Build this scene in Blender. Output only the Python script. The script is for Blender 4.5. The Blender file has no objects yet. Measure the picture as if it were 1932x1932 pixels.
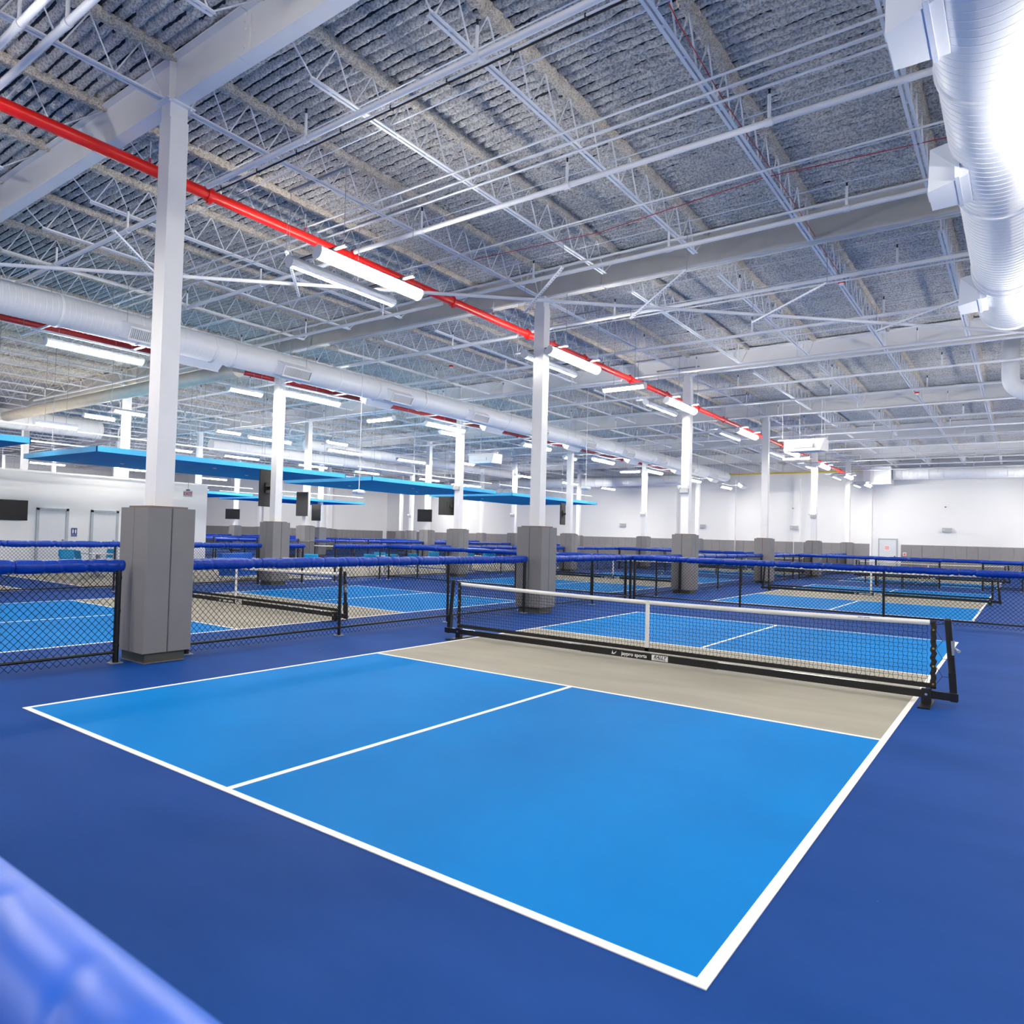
import bpy, bmesh, math, random
import numpy as np
from mathutils import Vector, Matrix
random.seed(7); rng = np.random.default_rng(7)
SC = bpy.context.scene
COL = SC.collection
# ------------------------------------------------------------------ camera, world, exposure
def make_camera():
    cd = bpy.data.cameras.new('camera'); cam = bpy.data.objects.new('camera', cd); COL.objects.link(cam)
    yaw, pit, rol = -0.6824, 0.03063, 0.02898
    f = Vector((math.cos(pit)*math.sin(yaw), math.cos(pit)*math.cos(yaw), math.sin(pit)))
    r = f.cross(Vector((0, 0, 1))).normalized(); u = r.cross(f)
    r2 = math.cos(rol)*r + math.sin(rol)*u; u2 = -math.sin(rol)*r + math.cos(rol)*u
    m = Matrix((r2, u2, -f)).transposed().to_4x4(); m.translation = Vector((7.01414, -2.81833, 1.67256))
    cam.matrix_world = m
    cd.sensor_fit = 'HORIZONTAL'; cd.sensor_width = 36.0; cd.lens = 36.0*1371.51/1932.0
    cd.shift_x = (966-819.8)/1932.0; cd.shift_y = (966.27-966)/1932.0
    cd.clip_start = 0.02; cd.clip_end = 300
    cd.dof.use_dof = True; cd.dof.focus_distance = 12.0; cd.dof.aperture_fstop = 5.6
    SC.camera = cam
make_camera()
w = bpy.data.worlds.new('world'); SC.world = w; w.use_nodes = True
w.node_tree.nodes['Background'].inputs[0].default_value = (0.75, 0.85, 1.0, 1); w.node_tree.nodes['Background'].inputs[1].default_value = 0.3
SC.view_settings.view_transform = 'Standard'; SC.view_settings.look = 'None'
SC.view_settings.exposure = 2.05; SC.view_settings.gamma = 1.0; SC.view_settings.use_curve_mapping = False
LAMP_E = 26.0
SC.cycles.use_denoising = True
SC.cycles.max_bounces = 8; SC.cycles.diffuse_bounces = 5; SC.cycles.glossy_bounces = 3; SC.cycles.transmission_bounces = 2
SC.cycles.sample_clamp_indirect = 6.0
SC.cycles.caustics_reflective = False; SC.cycles.caustics_refractive = False

# ------------------------------------------------------------------ materials (all procedural)
def lin(c): return tuple(((x/255)/12.92 if x/255 <= .04045 else (((x/255)+.055)/1.055)**2.4) for x in c)
M = {}
def mat(name, rgb, rough=.5, metal=0., vary=.06, scale=3., bump=0., bscale=40., emit=0., spec=.5, rgb2=None, streak=None, grain_shade=None, flecks=False):
    m = bpy.data.materials.new(name); m.use_nodes = True; nt = m.node_tree; b = nt.nodes['Principled BSDF']
    c = lin(rgb); b.inputs['Roughness'].default_value = rough; b.inputs['Metallic'].default_value = metal
    b.inputs['Specular IOR Level'].default_value = spec
    geo = nt.nodes.new('ShaderNodeNewGeometry'); mp = nt.nodes.new('ShaderNodeMapping')
    nt.links.new(geo.outputs['Position'], mp.inputs['Vector'])
    if streak: mp.inputs['Scale'].default_value = streak
    n = nt.nodes.new('ShaderNodeTexNoise'); n.inputs['Scale'].default_value = scale; n.inputs['Detail'].default_value = 5
    nt.links.new(mp.outputs['Vector'], n.inputs['Vector'])
    cr = nt.nodes.new('ShaderNodeValToRGB'); c2 = lin(rgb2) if rgb2 else tuple(min(1, x*(1+vary)) for x in c)
    c1 = c if rgb2 else tuple(x*(1-vary) for x in c)
    cr.color_ramp.elements[0].color = (*c1, 1); cr.color_ramp.elements[1].color = (*c2, 1)
    cr.color_ramp.elements[0].position = .3; cr.color_ramp.elements[1].position = .7
    nt.links.new(n.outputs['Fac'], cr.inputs['Fac']); out = cr.outputs['Color']
    if grain_shade:                                     # fine fibre speckle with the shade of the fuzz pits painted in
        g = nt.nodes.new('ShaderNodeTexNoise'); g.inputs['Scale'].default_value = grain_shade[0]; g.inputs['Detail'].default_value = 3
        nt.links.new(geo.outputs['Position'], g.inputs['Vector'])
        gr = nt.nodes.new('ShaderNodeValToRGB'); v = grain_shade[1]; gr.color_ramp.elements[0].color = (v, v, v, 1); gr.color_ramp.elements[0].position = .40; gr.color_ramp.elements[1].position = .54
        nt.links.new(g.outputs['Fac'], gr.inputs['Fac'])
        mx = nt.nodes.new('ShaderNodeMix'); mx.data_type = 'RGBA'; mx.blend_type = 'MULTIPLY'; mx.inputs[0].default_value = 1
        nt.links.new(out, mx.inputs[6]); nt.links.new(gr.outputs['Color'], mx.inputs[7]); out = mx.outputs[2]
    if flecks:                                    # scattered paint chips on the court surface
        vo = nt.nodes.new('ShaderNodeTexVoronoi'); vo.inputs['Scale'].default_value = 2.2; nt.links.new(geo.outputs['Position'], vo.inputs['Vector'])
        lt = nt.nodes.new('ShaderNodeMath'); lt.operation = 'LESS_THAN'; lt.inputs[1].default_value = .011; nt.links.new(vo.outputs['Distance'], lt.inputs[0])
        mx = nt.nodes.new('ShaderNodeMix'); mx.data_type = 'RGBA'; nt.links.new(lt.outputs[0], mx.inputs[0]); nt.links.new(out, mx.inputs[6]); mx.inputs[7].default_value = (.75, .8, .85, 1); out = mx.outputs[2]
    nt.links.new(out, b.inputs['Base Color'])
    if bump:
        n2 = nt.nodes.new('ShaderNodeTexNoise'); n2.inputs['Scale'].default_value = bscale; n2.inputs['Detail'].default_value = 4
        nt.links.new(geo.outputs['Position'], n2.inputs['Vector'])
        bp = nt.nodes.new('ShaderNodeBump'); bp.inputs['Strength'].default_value = min(bump, 1); bp.inputs['Distance'].default_value = .02*max(1, bump)
        nt.links.new(n2.outputs['Fac'], bp.inputs['Height']); nt.links.new(bp.outputs['Normal'], b.inputs['Normal'])
    if emit:
        b.inputs['Emission Color'].default_value = (1., .94, .835, 1); b.inputs['Emission Strength'].default_value = emit
    M[name] = m; return m
mat('surround', (14, 60, 128), .65, spec=.05, rgb2=(28, 70, 142), flecks=True, scale=.5, bump=.12, bscale=160, streak=(1, 2.5, 1))
mat('court_blue', (0, 114, 190), .65, spec=.05, rgb2=(0, 124, 202), flecks=True, scale=.7, bump=.12, bscale=160)
mat('court_grey', (152, 149, 139), .65, spec=.05, rgb2=(163, 160, 150), scale=.8, bump=.12, bscale=160, streak=(1, 3, 1))
mat('line_white', (240, 238, 234), .5, vary=.02)
mat('white_paint', (232, 233, 236), .45, vary=.02)
mat('white_steel', (226, 229, 236), .38, vary=.03, spec=.4)
mat('wire_black', (9, 9, 11), .7, spec=.15)
mat('galv', (146, 153, 166), .35, metal=.35, vary=.08, scale=12)
mat('wall_white', (240, 241, 243), .6, vary=.015, scale=.4)
mat('wall_office', (236, 237, 239), .6, vary=.02, scale=.4)
mat('door_white', (222, 225, 230), .45, vary=.02)
mat('frame_grey', (176, 184, 192), .45)
mat('pad_grey', (124, 122, 123), .55, vary=.03, bump=.06, bscale=300)
mat('plinth', (66, 70, 62), .5, vary=.2)
mat('rim_board', (120, 108, 104), .8)
mat('membrane', (196, 195, 192), .5, vary=.05)
mat('insul', (216, 214, 213), .95, grain_shade=(34, .58), rgb2=(240, 236, 230), scale=2.5, bump=1.6, bscale=34, spec=.1)
mat('insul_tan', (206, 198, 186), .95, grain_shade=(45, .62), rgb2=(226, 219, 208), scale=6, bump=.8, bscale=60, spec=.1)
mat('black_steel', (16, 17, 19), .35, vary=.2)
mat('black_vinyl', (14, 18, 22), .4, bump=.1)
mat('black_cloth', (20, 20, 22), .7, bump=.5, bscale=60)
mat('net_cord', (14, 14, 20), .8)
mat('band_white', (226, 226, 222), .75, bump=.4, bscale=25)
mat('pad_blue', (0, 54, 156), .38, vary=.08, scale=8, bump=.5, bscale=14, spec=.35)
mat('pad_blue_near', (6, 84, 196), .42, vary=.06, scale=8, spec=.55)
mat('wall_pad_grey_lit', (142, 140, 142), .6, vary=.03)  # pad grey lightened to paint in the stronger light at the walls
mat('old_pipe', (214, 205, 190), .5)
mat('brass', (200, 160, 70), .3, metal=.9)
mat('chrome', (210, 214, 220), .18, metal=1.)
mat('red_pipe', (226, 26, 20), .3, vary=.04)
mat('red_pipe_shaded', (168, 22, 26), .35)  # red pipe paint darkened, its shade beyond the duct put into the colour
mat('yellow_pipe', (240, 206, 20), .4)
mat('red_wire', (190, 50, 50), .5)
mat('black_cable', (22, 24, 28), .6)
mat('duct', (232, 236, 243), .33, vary=.015, spec=.45)
mat('grille', (150, 154, 162), .5)
mat('lamp_body', (206, 211, 220), .4)
mat('lens', (255, 255, 255), .3, emit=LAMP_E)
mat('uplight', (255, 255, 255), .3, emit=LAMP_E*.9)
mat('lens_high', (255, 255, 255), .3, emit=LAMP_E*2.2)
mat('groove_gap_shade', (84, 85, 92), .9, grain_shade=(34, .5), spec=.1)  # groove shade painted dark, along with bare deck gaps
mat('cloud_blue', (18, 136, 212), .8, spec=.1, rgb2=(24, 142, 218), scale=2)
mat('cloud_edge', (60, 172, 232), .6, vary=.04)
mat('chair_blue', (0, 158, 214), .45)
mat('sofa_blue', (0, 98, 205), .6, bump=.2)
mat('table_top', (200, 202, 205), .4)
mat('screen', (24, 27, 32), .12, vary=.1)
mat('tv_back', (42, 43, 44), .5)
mat('sign_blue', (20, 60, 130), .4)
mat('sign_red', (236, 90, 70), .4)
mat('sign_white', (235, 235, 235), .4)
mat('grey_box', (176, 180, 184), .5)
mat('blue_panel', (120, 160, 205), .3)
mat('ball', (200, 230, 40), .6)

# ------------------------------------------------------------------ mesh builder
class MB:
    def __init__(s): s.v = []; s.f = []; s.sm = []; s.mi = []
    def add(s, vs, fs, smooth=False, mi=0):
        o = len(s.v); s.v += [tuple(v) for v in vs]
        for f in fs: s.f.append(tuple(i+o for i in f)); s.sm.append(smooth); s.mi.append(mi)
        return s
    def box(s, x0, x1, y0, y1, z0, z1, mi=0):
        return s.add([(x0,y0,z0),(x1,y0,z0),(x1,y1,z0),(x0,y1,z0),(x0,y0,z1),(x1,y0,z1),(x1,y1,z1),(x0,y1,z1)],
                     [(0,3,2,1),(4,5,6,7),(0,1,5,4),(1,2,6,5),(2,3,7,6),(3,0,4,7)], mi=mi)
    def tube(s, a, b, r, n=8, cap=True, r2=None, mi=0, smooth=True):
        a = Vector(a); b = Vector(b); d = (b-a).normalized()
        p = d.orthogonal().normalized() if abs(d.z) < .99 else Vector((1, 0, 0)); q = d.cross(p)
        if r2 is None: r2 = r
        vs = [a + r*(math.cos(t)*p+math.sin(t)*q) for t in [2*math.pi*(k+.5)/n for k in range(n)]]
        vs += [b + r2*(math.cos(t)*p+math.sin(t)*q) for t in [2*math.pi*(k+.5)/n for k in range(n)]]
        s.add(vs, [(k, (k+1) % n, n+(k+1) % n, n+k) for k in range(n)], smooth and n > 4, mi)
        if cap: s.add(vs, [tuple(range(n-1, -1, -1)), tuple(range(n, 2*n))], False, mi)
        return s
    def bar(s, a, b, w, h, mi=0):          # rectangular bar from a to b, width w sideways, height h
        a = Vector(a); b = Vector(b); d = (b-a).normalized()
        side = d.cross(Vector((0, 0, 1)));  side = side.normalized() if side.length > .01 else Vector((1, 0, 0)); up = side.cross(d)
        c = [(-1,-1),(1,-1),(1,1),(-1,1)]
        vs = [a+side*w/2*i+up*h/2*j for i, j in c]+[b+side*w/2*i+up*h/2*j for i, j in c]
        return s.add(vs, [(0,1,2,3)[::-1],(4,5,6,7),(0,1,5,4),(1,2,6,5),(2,3,7,6),(3,0,4,7)], mi=mi)
    def path(s, pts, r, n=6, mi=0):
        for a, b in zip(pts[:-1], pts[1:]): s.tube(a, b, r, n, mi=mi)
        return s
    def rings(s, rings, smooth=True, close=True, cap=True, mi=0):
        n = len(rings[0]); o = len(s.v)
        for r in rings: s.v += [tuple(p) for p in r]
        for i in range(len(rings)-1):
            for k in range(n if close else n-1):
                s.f.append((o+i*n+k, o+i*n+(k+1) % n, o+(i+1)*n+(k+1) % n, o+(i+1)*n+k)); s.sm.append(smooth); s.mi.append(mi)
        if cap:
            s.f.append(tuple(o+k for k in range(n))[::-1]); s.sm.append(False); s.mi.append(mi)
            s.f.append(tuple(o+(len(rings)-1)*n+k for k in range(n))); s.sm.append(False); s.mi.append(mi)
        return s
    def mesh(s, name, *mats):
        me = bpy.data.meshes.new(name); me.from_pydata(s.v, [], s.f)
        me.polygons.foreach_set('use_smooth', s.sm)
        for m in mats: me.materials.append(M[m])
        if len(mats) > 1: me.polygons.foreach_set('material_index', s.mi)
        me.update(); return me
    def build(s, name, m, parent=None, loc=None):
        ms = m if isinstance(m, (tuple, list)) else (m,)
        return obj(name, s.mesh(name, *ms), parent, loc)
def obj(name, me, parent=None, loc=None, rz=0):
    o = bpy.data.objects.new(name, me); COL.objects.link(o)
    if parent is not None: o.parent = parent
    if loc is not None: o.location = loc
    if rz: o.rotation_euler = (0, 0, rz)
    return o
def tag(o, label, cat, group=None, kind=None):
    o['label'] = label; o['category'] = cat
    if group: o['group'] = group
    if kind: o['kind'] = kind
    return o
def thing(name, label, cat, loc=(0, 0, 0), rz=0, group=None):
    o = bpy.data.objects.new(name, None); COL.objects.link(o); o.location = loc; o.rotation_euler = (0, 0, rz); o.empty_display_size = .2
    return tag(o, label, cat, group)
def struct(o): o['kind'] = 'structure'; return o
def stuff(o): o['kind'] = 'stuff'; return o
def dup(root, loc, label, rz=0, group=None):
    def cp(o, par):
        c = o.copy(); COL.objects.link(c)
        if par is not None: c.parent = par
        for ch in kids.get(o.name, []): cp(ch, c)
        return c
    kids = {}
    def walk(o):
        kids[o.name] = list(o.children)
        for c in o.children: walk(c)
    walk(root)
    r = cp(root, None); r.location = loc; r.rotation_euler = (0, 0, rz); r['label'] = label
    if group: r['group'] = group
    return r
def ordn(n):
    if n <= 13: return ORD[n-1]
    return ['fourteenth','fifteenth','sixteenth','seventeenth','eighteenth','nineteenth','twentieth','twenty-first','twenty-second','twenty-third','twenty-fourth','twenty-fifth','twenty-sixth','twenty-seventh','twenty-eighth','twenty-ninth','thirtieth','thirty-first','thirty-second','thirty-third','thirty-fourth','thirty-fifth'][n-14]
ORD = ['first', 'second', 'third', 'fourth', 'fifth', 'sixth', 'seventh', 'eighth', 'ninth', 'tenth', 'eleventh', 'twelfth', 'thirteenth']

# ------------------------------------------------------------------ layout numbers
X0, PX, Y0, PY = -1.53, 9.27, 2.14, 9.245         # column grid
CY = 18.49                                        # court pitch along the hall
ZB, ZD = 7.1, 7.76                                # beam underside, deck underside
WY, RX, BX, BY = 56.4, 27.0, -66.0, -17.0         # far wall, right wall, left wall, wall behind
def gx(i): return X0-PX*i
def gy(k): return Y0+PY*k

# ------------------------------------------------------------------ floor, walls, deck
fl = MB().box(BX, RX, BY, WY, -.2, 0).build('floor', 'surround'); struct(fl)
wl = MB().box(-47.9, RX+.2, WY, WY+.2, 0, ZD+.3).build('wall_far', 'wall_white'); struct(wl)
wr = MB().box(RX, RX+.2, BY, WY, 0, ZD+.3).build('wall_right', 'wall_white'); struct(wr)
wb = MB().box(BX, RX+.2, BY-.2, BY, 0, ZD+.3).build('wall_behind', 'wall_white'); struct(wb)
wbl = MB().box(BX, -47.9, 39.6, 39.8, 0, ZD+.3).build('wall_back_left', 'wall_white'); struct(wbl)
wsl = MB().box(-48.1, -47.9, 39.8, WY+.2, 0, ZD+.3).build('wall_far_left', 'wall_white'); struct(wsl)
wll = MB().box(BX-.2, BX, BY, 39.8, 0, ZD+.3).build('wall_left', 'wall_white'); struct(wll)
# upper wall ledge and pilasters on the far wall
t = MB().box(-47.9, RX, WY-.04, WY, 6.05, 6.12).build('trim_1', 'wall_white'); struct(t)
PIL = [X0+4.635*k for k in range(-3, 10)]
pil_me = MB().box(-.21, .21, -.3, 0, 0, 6.6).mesh('pilaster', 'wall_white')
for k, x in enumerate(PIL):
    if x < 3 and x > -47: obj('pilaster', pil_me, wl, (x, WY, 0))
# wall pads
pad_me = MB().box(.006, .604, -.055, 0, .1, 1.9).mesh('wall_pad', 'wall_pad_grey_lit')
x = -47.8; door_x = (-.95, .2)
n = 0
while x < 9.5:
    if not (x+.61 > door_x[0]-.06 and x < door_x[1]+.06):
        off = .3 if any(abs(x+.3-p) < .36 for p in PIL if p < 3) else 0
        obj('wall_pad', pad_me, wl, (x, WY-off, 0)); n += 1
    x += .61
y = 39.9
padY = MB().box(0, .055, .006, .604, .1, 1.9).mesh('wall_pad', 'wall_pad_grey_lit')
while y < WY-.7: obj('wall_pad', padY, wsl, (-47.9, y, 0)); y += .61
x = -64.5
while x < -48.6: obj('wall_pad', pad_me, wbl, (x, 39.6, 0)); x += .61
# far door
d = MB().box(-.95, .2, WY-.06, WY-.0, 0, 2.3).build('door_1', 'frame_grey'); struct(d)
MB().box(-.87, .12, WY-.1, WY-.05, .02, 2.2).build('door_panel', 'door_white', d)
MB().box(-.0, .08, WY-.16, WY-.09, .95, 1.1).build('door_handle', 'black_steel', d)
s = MB().box(-.58, -.26, WY-.115, WY-.1, 1.5, 1.8); s.build('notice', 'sign_white', d)
b = MB()
for q in range(3): b.box(-.54, -.3, WY-.118, WY-.114, 1.72-.08*q, 1.76-.08*q)
b.build('notice_print', 'sign_red', d)
sw = thing('fire_alarm_pull', 'small white and dark call point on the grey pads right of the far door', 'alarm', (.62, WY-.06, 1.25))
MB().box(-.1, .1, -.04, 0, -.12, .12).build('housing', 'sign_white', sw); MB().box(-.06, .06, -.06, -.04, -.08, .06).build('lever', 'sign_red', sw)

def deck():
    # corrugated deck under sprayed insulation: fine mesh near the camera, plain ribs beyond
    P = .17
    def prof(y):
        t = (y / P) % 1.0
        return 1-np.abs(np.sin(np.pi*(t+.5)))**.75           # 0 on the low flute, 1 in the groove
    def patch(xa, xb, ya, yb, dx, dy, rough, name, parent):
        xs = np.linspace(xa, xb, max(2, int(round((xb-xa)/dx))+1)); 
        ys = np.linspace(ya, yb, int(round((yb-ya)/dy))+1)
        X, Y = np.meshgrid(xs, ys)
        Z = ZD + .11*prof(Y)
        if rough:
            for sc, am in ((.9, .010), (.2, .010), (.0, .013)):
                if sc == 0: N = rng.standard_normal(X.shape)*.5
                else:
                    gxn = int((xb-xa)/sc)+3; gyn = int((yb-ya)/(sc*.6))+3
                    G = rng.standard_normal((gyn, gxn)); u = (X-xa)/sc; v = (Y-ya)/(sc*.6)
                    i = u.astype(int); j = v.astype(int); fu = u-i; fv = v-j
                    N = (G[j, i]*(1-fu)+G[j, i+1]*fu)*(1-fv)+(G[j+1, i]*(1-fu)+G[j+1, i+1]*fu)*fv
                Z = Z + am*N
        nv = X.size; nx, ny = len(xs), len(ys)
        co = np.stack([X, Y, Z], -1).reshape(-1, 3).astype(np.float32)
        idx = np.arange(nv).reshape(ny, nx)
        q = np.stack([idx[:-1, :-1], idx[1:, :-1], idx[1:, 1:], idx[:-1, 1:]], -1).reshape(-1, 4)
        me = bpy.data.meshes.new(name); me.vertices.add(nv); me.vertices.foreach_set('co', co.ravel())
        me.loops.add(q.size); me.loops.foreach_set('vertex_index', q.ravel().astype(np.int32))
        me.polygons.add(len(q)); me.polygons.foreach_set('loop_start', np.arange(0, q.size, 4, dtype=np.int32))
        me.materials.append(M['insul']); me.materials.append(M['groove_gap_shade'])
        # grooves darkened in irregular runs: bare unsprayed gaps plus painted groove shade
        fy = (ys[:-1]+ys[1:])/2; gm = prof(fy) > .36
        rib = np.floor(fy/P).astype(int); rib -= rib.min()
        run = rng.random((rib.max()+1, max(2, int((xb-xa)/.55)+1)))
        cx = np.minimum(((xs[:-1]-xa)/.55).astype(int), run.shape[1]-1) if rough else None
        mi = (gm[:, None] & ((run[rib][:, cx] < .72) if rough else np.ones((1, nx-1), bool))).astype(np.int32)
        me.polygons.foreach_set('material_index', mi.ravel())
        me.update(calc_edges=True); me.validate()
        return obj(name, me, parent)
    c = MB().box(BX, RX, BY, WY, ZD+.2, ZD+.3).build('ceiling', 'insul'); struct(c)
    xa, xb, ya, yb = -9.6, 7.9, 0., 18.
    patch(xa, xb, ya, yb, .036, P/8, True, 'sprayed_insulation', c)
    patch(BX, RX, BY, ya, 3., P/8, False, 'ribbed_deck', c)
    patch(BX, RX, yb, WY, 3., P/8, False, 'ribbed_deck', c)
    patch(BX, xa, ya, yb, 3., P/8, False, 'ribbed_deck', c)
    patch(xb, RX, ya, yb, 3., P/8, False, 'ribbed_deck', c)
deck()

# ------------------------------------------------------------------ courts
def court(cx, cy, label):
    t = thing('pickleball_court', label, 'court', (cx, cy, 0))
    W, L, K, l = 6.096, 13.411, 4.572, .0508; z = .004
    h = (W-l)/2
    for xa, xb in ((l, h), (h+l, W-l)):
        for ya, yb in ((l, K), (L-K, L-l)):
            MB().box(xa, xb, ya, yb, 0, z).build('service_area', 'court_blue', t)
    MB().box(l, W-l, K+l, L-K-l, 0, z).build('kitchen_zone', 'court_grey', t)
    z = .005
    for ya in (0, L-l): MB().box(0, W, ya, ya+l, 0, z).build('baseline', 'line_white', t)
    for xa in (0, W-l): MB().box(xa, xa+l, l, L-l, 0, z).build('sideline', 'line_white', t)
    for ya in (K, L-K-l): MB().box(l, W-l, ya, ya+l, 0, z).build('kitchen_line', 'line_white', t)
    for ya, yb in ((l, K), (L-K, L-l)): MB().box(h, h+l, ya, yb, 0, z).build('centre_line', 'line_white', t)
    return t
def text_mesh(name, body, size, m, parent, loc, rot, shear=0., ext=.0006, bold=0.):
    cu = bpy.data.curves.new(name, 'FONT'); cu.body = body; cu.size = size; cu.shear = shear; cu.extrude = ext; cu.offset = bold
    cu.align_x = 'CENTER'; cu.align_y = 'CENTER'
    tmp = bpy.data.objects.new(name, cu); COL.objects.link(tmp)
    me = bpy.data.meshes.new_from_object(tmp.evaluated_get(bpy.context.evaluated_depsgraph_get()))
    bpy.data.objects.remove(tmp); me.materials.clear(); me.materials.append(M[m])
    o = obj(name, me, parent, loc); o.rotation_euler = rot; return o
def net(cx, cy, label, near=True):
    """portable net on a base beam; local x across the court, net plane at local y 0"""
    t = thing('portable_net', label, 'net', (cx, cy+6.7056, 0))
    x0, x1 = -.3, 6.4
    def top(x): s = (x-3.048)/3.25; return .862+.045*s*s
    MB().box(x0-.08, 3.0-.9, -.075, -.025, .075, .155).build('base_beam', 'black_steel', t)
    MB().box(2.1, 4.0, -.08, -.02, .07, .16).build('beam_sleeve', 'black_steel', t)
    MB().box(4.0, x1+.08, -.075, -.025, .075, .155).build('base_beam', 'black_steel', t)
    MB().box(x0+.2, x1-.2, -.07, -.03, .155, .158).build('beam_highlight_strip', 'chrome', t)
    for sx in (-.1, 6.2):
        f = MB(); f.box(sx-.045, sx+.045, -.085, -.015, .0, .17); f.box(sx-.055, sx+.055, -.34, .24, 0, .014)
        fo = f.build('foot', 'black_steel', t)
        MB().tube((sx, -.1, .115), (sx, -.085, .115), .014, 8).build('bolt', 'chrome', fo)
    for sx, tx, sg in ((x0-.04, x0+.02, -1), (x1+.04, x1-.02, 1)):
        p = MB(); p.tube((sx, 0, .09), (tx, 0, .915), .033, 14); p.tube((sx, -.0, .06), (sx+(tx-sx)*.33, 0, .36), .045, 4, smooth=False)
        po = p.build('post', 'black_steel', t)
        MB().tube((tx, 0, .915), (tx, 0, .935), .036, 14, r2=.026).build('post_cap', 'black_vinyl', po)
        if sg > 0:
            r = MB(); rx = tx+.03; r.box(rx, rx+.03, -.03, .03, .55, .70); r.tube((rx+.03, 0, .62), (rx+.07, -.04, .60), .012, 8); r.tube((rx+.07, -.04, .6), (rx+.07, -.07, .6), .016, 8)
            r.build('ratchet', 'galv', po)
            MB().box(tx+.028, tx+.044, -.012, .012, .66, .88).build('strap', 'chrome', po)
    # top band
    b = MB(); N = 60; rr = []
    for i in range(N+1):
        x = -.14+(6.26+.14-.04)*i/N; z = top(x); wv = .003*math.sin(i*2.1)+.002*math.sin(i*5.3)
        rr.append([(x, -.006+wv, z-.055), (x, -.004+wv, z), (x, .004+wv, z), (x, .006+wv, z-.055)])
    b.rings(rr).build('top_band', 'band_white', t)
    MB().box(3.023, 3.073, -.012, .012, .155, .862).build('centre_strap', 'band_white', t)
    # side bands, wrinkled
    for sx in (-.17, 6.23):
        b = MB(); rr = []
        for i in range(28):
            z = .17+(.90-.17)*i/27; wv = .006*math.sin(i*1.9)+.004*math.sin(i*4.1)
            rr.append([(sx+wv, -.012, z), (sx+.05+wv, -.012-.004*math.sin(i*2.7), z), (sx+.05+wv, .012, z), (sx+wv, .012, z)])
        so = b.rings(rr).build('side_band', 'black_cloth', t)
        for z in (.22, .41, .6, .8):
            MB().tube((sx+.025, -.02, z), (sx+.025, -.012, z), .011, 8).build('grommet', 'brass', so)
    MB().box(-.14, 6.24, -.012, .012, .175, .225).build('bottom_band', 'black_cloth', t)
    # lacing from the side band to the post
    if near:
        lc = MB()
        for sx, px in ((-.17, x0+.02), (6.28, x1-.01)):
            for z in (.22, .41, .6):
                lc.path([(sx, 0, z), ((sx+px)/2, 0, z+.09), (sx, 0, z+.19)], .0025, 5); lc.tube(((sx+px)/2, 0, z+.09), (px, 0, z+.09), .0025, 5)
            lc.tube((sx, 0, .86), (px, 0, .88), .004, 5)
        stuff(lc.build('lacing', 'net_cord', t))
    # cord mesh
    m = MB(); sp = .0445 if near else .06; r = .0023 if near else .0026
    xs = np.arange(-.12, 6.24, sp)
    for j, x in enumerate(xs):
        zz = np.arange(.225, top(x)-.05, sp)
        pts = [(x+(.006 if (k+j) % 2 else -.006)*(near), 0, z) for k, z in enumerate(zz)]+[(x, 0, top(x)-.045)]
        if near: m.path(pts, r, 3)
        else: m.tube(pts[0], pts[-1], r, 3, cap=False)
    for k, z in enumerate(np.arange(.225, .86, sp)):
        if near:
            pts = [(x, 0, min(z+(.003 if (i+k) % 2 else -.003), top(x)-.05)) for i, x in enumerate(xs)]
            m.path(pts, r, 3)
        else: m.tube((xs[0], 0, z if z < .8 else .8), (xs[-1], 0, z if z < .8 else .8), r, 3, cap=False)
    stuff(m.build('net_mesh', 'net_cord', t))
    # maker's lettering on the beam
    R = (math.pi/2, 0, 0)
    text_mesh('lettering', 'jaypro sports', .068, 'sign_white', t, (2.9, -.0815, .117), R, bold=.0012)
    em = MB()
    em.add([(-.035, 0, -.02), (.0, 0, -.022), (.012, 0, -.008), (-.012, 0, -.006), (-.022, 0, .03)], [(0, 1, 2, 3, 4)])
    em.add([(.008, 0, -.02), (.042, 0, .02), (.03, 0, .018), (.004, 0, -.004)], [(0, 1, 2, 3)])
    eo = em.build('emblem', 'sign_white', t); eo.location = (2.61, -.082, .115)
    pl = MB().box(3.15, 3.37, -.083, -.08, .08, .152).build('name_plate', 'sign_white', t)
    text_mesh('lettering', 'RALLY', .058, 'black_steel', pl, (3.26, -.0835, .124), R, shear=.35, bold=.0016)
    text_mesh('lettering', 'PICKLEBALL SYSTEM', .0175, 'black_steel', pl, (3.26, -.0835, .094), R, bold=.0003)
    if near: text_mesh('band_print', 'jaypro sports', .022, 'sign_blue', t, (5.6, -.0105, .878), R, bold=.0004)
    return t
court(0, 0, 'large light blue and grey pickleball court filling the foreground'); net(0, 0, 'black framed portable net across the foreground court')
court(0, CY, 'blue court straight behind the first cross fence at right'); net(0, CY, 'portable net on the court behind the first cross fence at right', False)
court(0, 2*CY, 'far blue court in front of the door in the far wall'); net(0, 2*CY, 'farthest portable net, in front of the far white wall at right', False)
court(-9.22, 0, 'blue court seen through the left chain link fence beside the nearest column'); net(-9.22, 0, 'portable net behind the left chain link fence')
court(-9.22, CY, 'blue court left of the second padded column'); net(-9.22, CY, 'portable net seen between the second and third padded columns', False)
court(-9.22, 2*CY, 'farthest blue court left of the third padded column'); net(-9.22, 2*CY, 'small far net left of the third padded column', False)
court(-27.75, CY, 'blue court beyond the lounge seating'); net(-27.75, CY, 'net on the court beyond the lounge seating', False)
court(-27.75, 2*CY, 'far blue court beyond the lounge, near the back corner'); net(-27.75, 2*CY, 'net on the far court beyond the lounge', False)
court(-46.2, CY, 'farthest left blue court by the back left wall'); net(-46.2, CY, 'net on the farthest left court', False)
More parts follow.
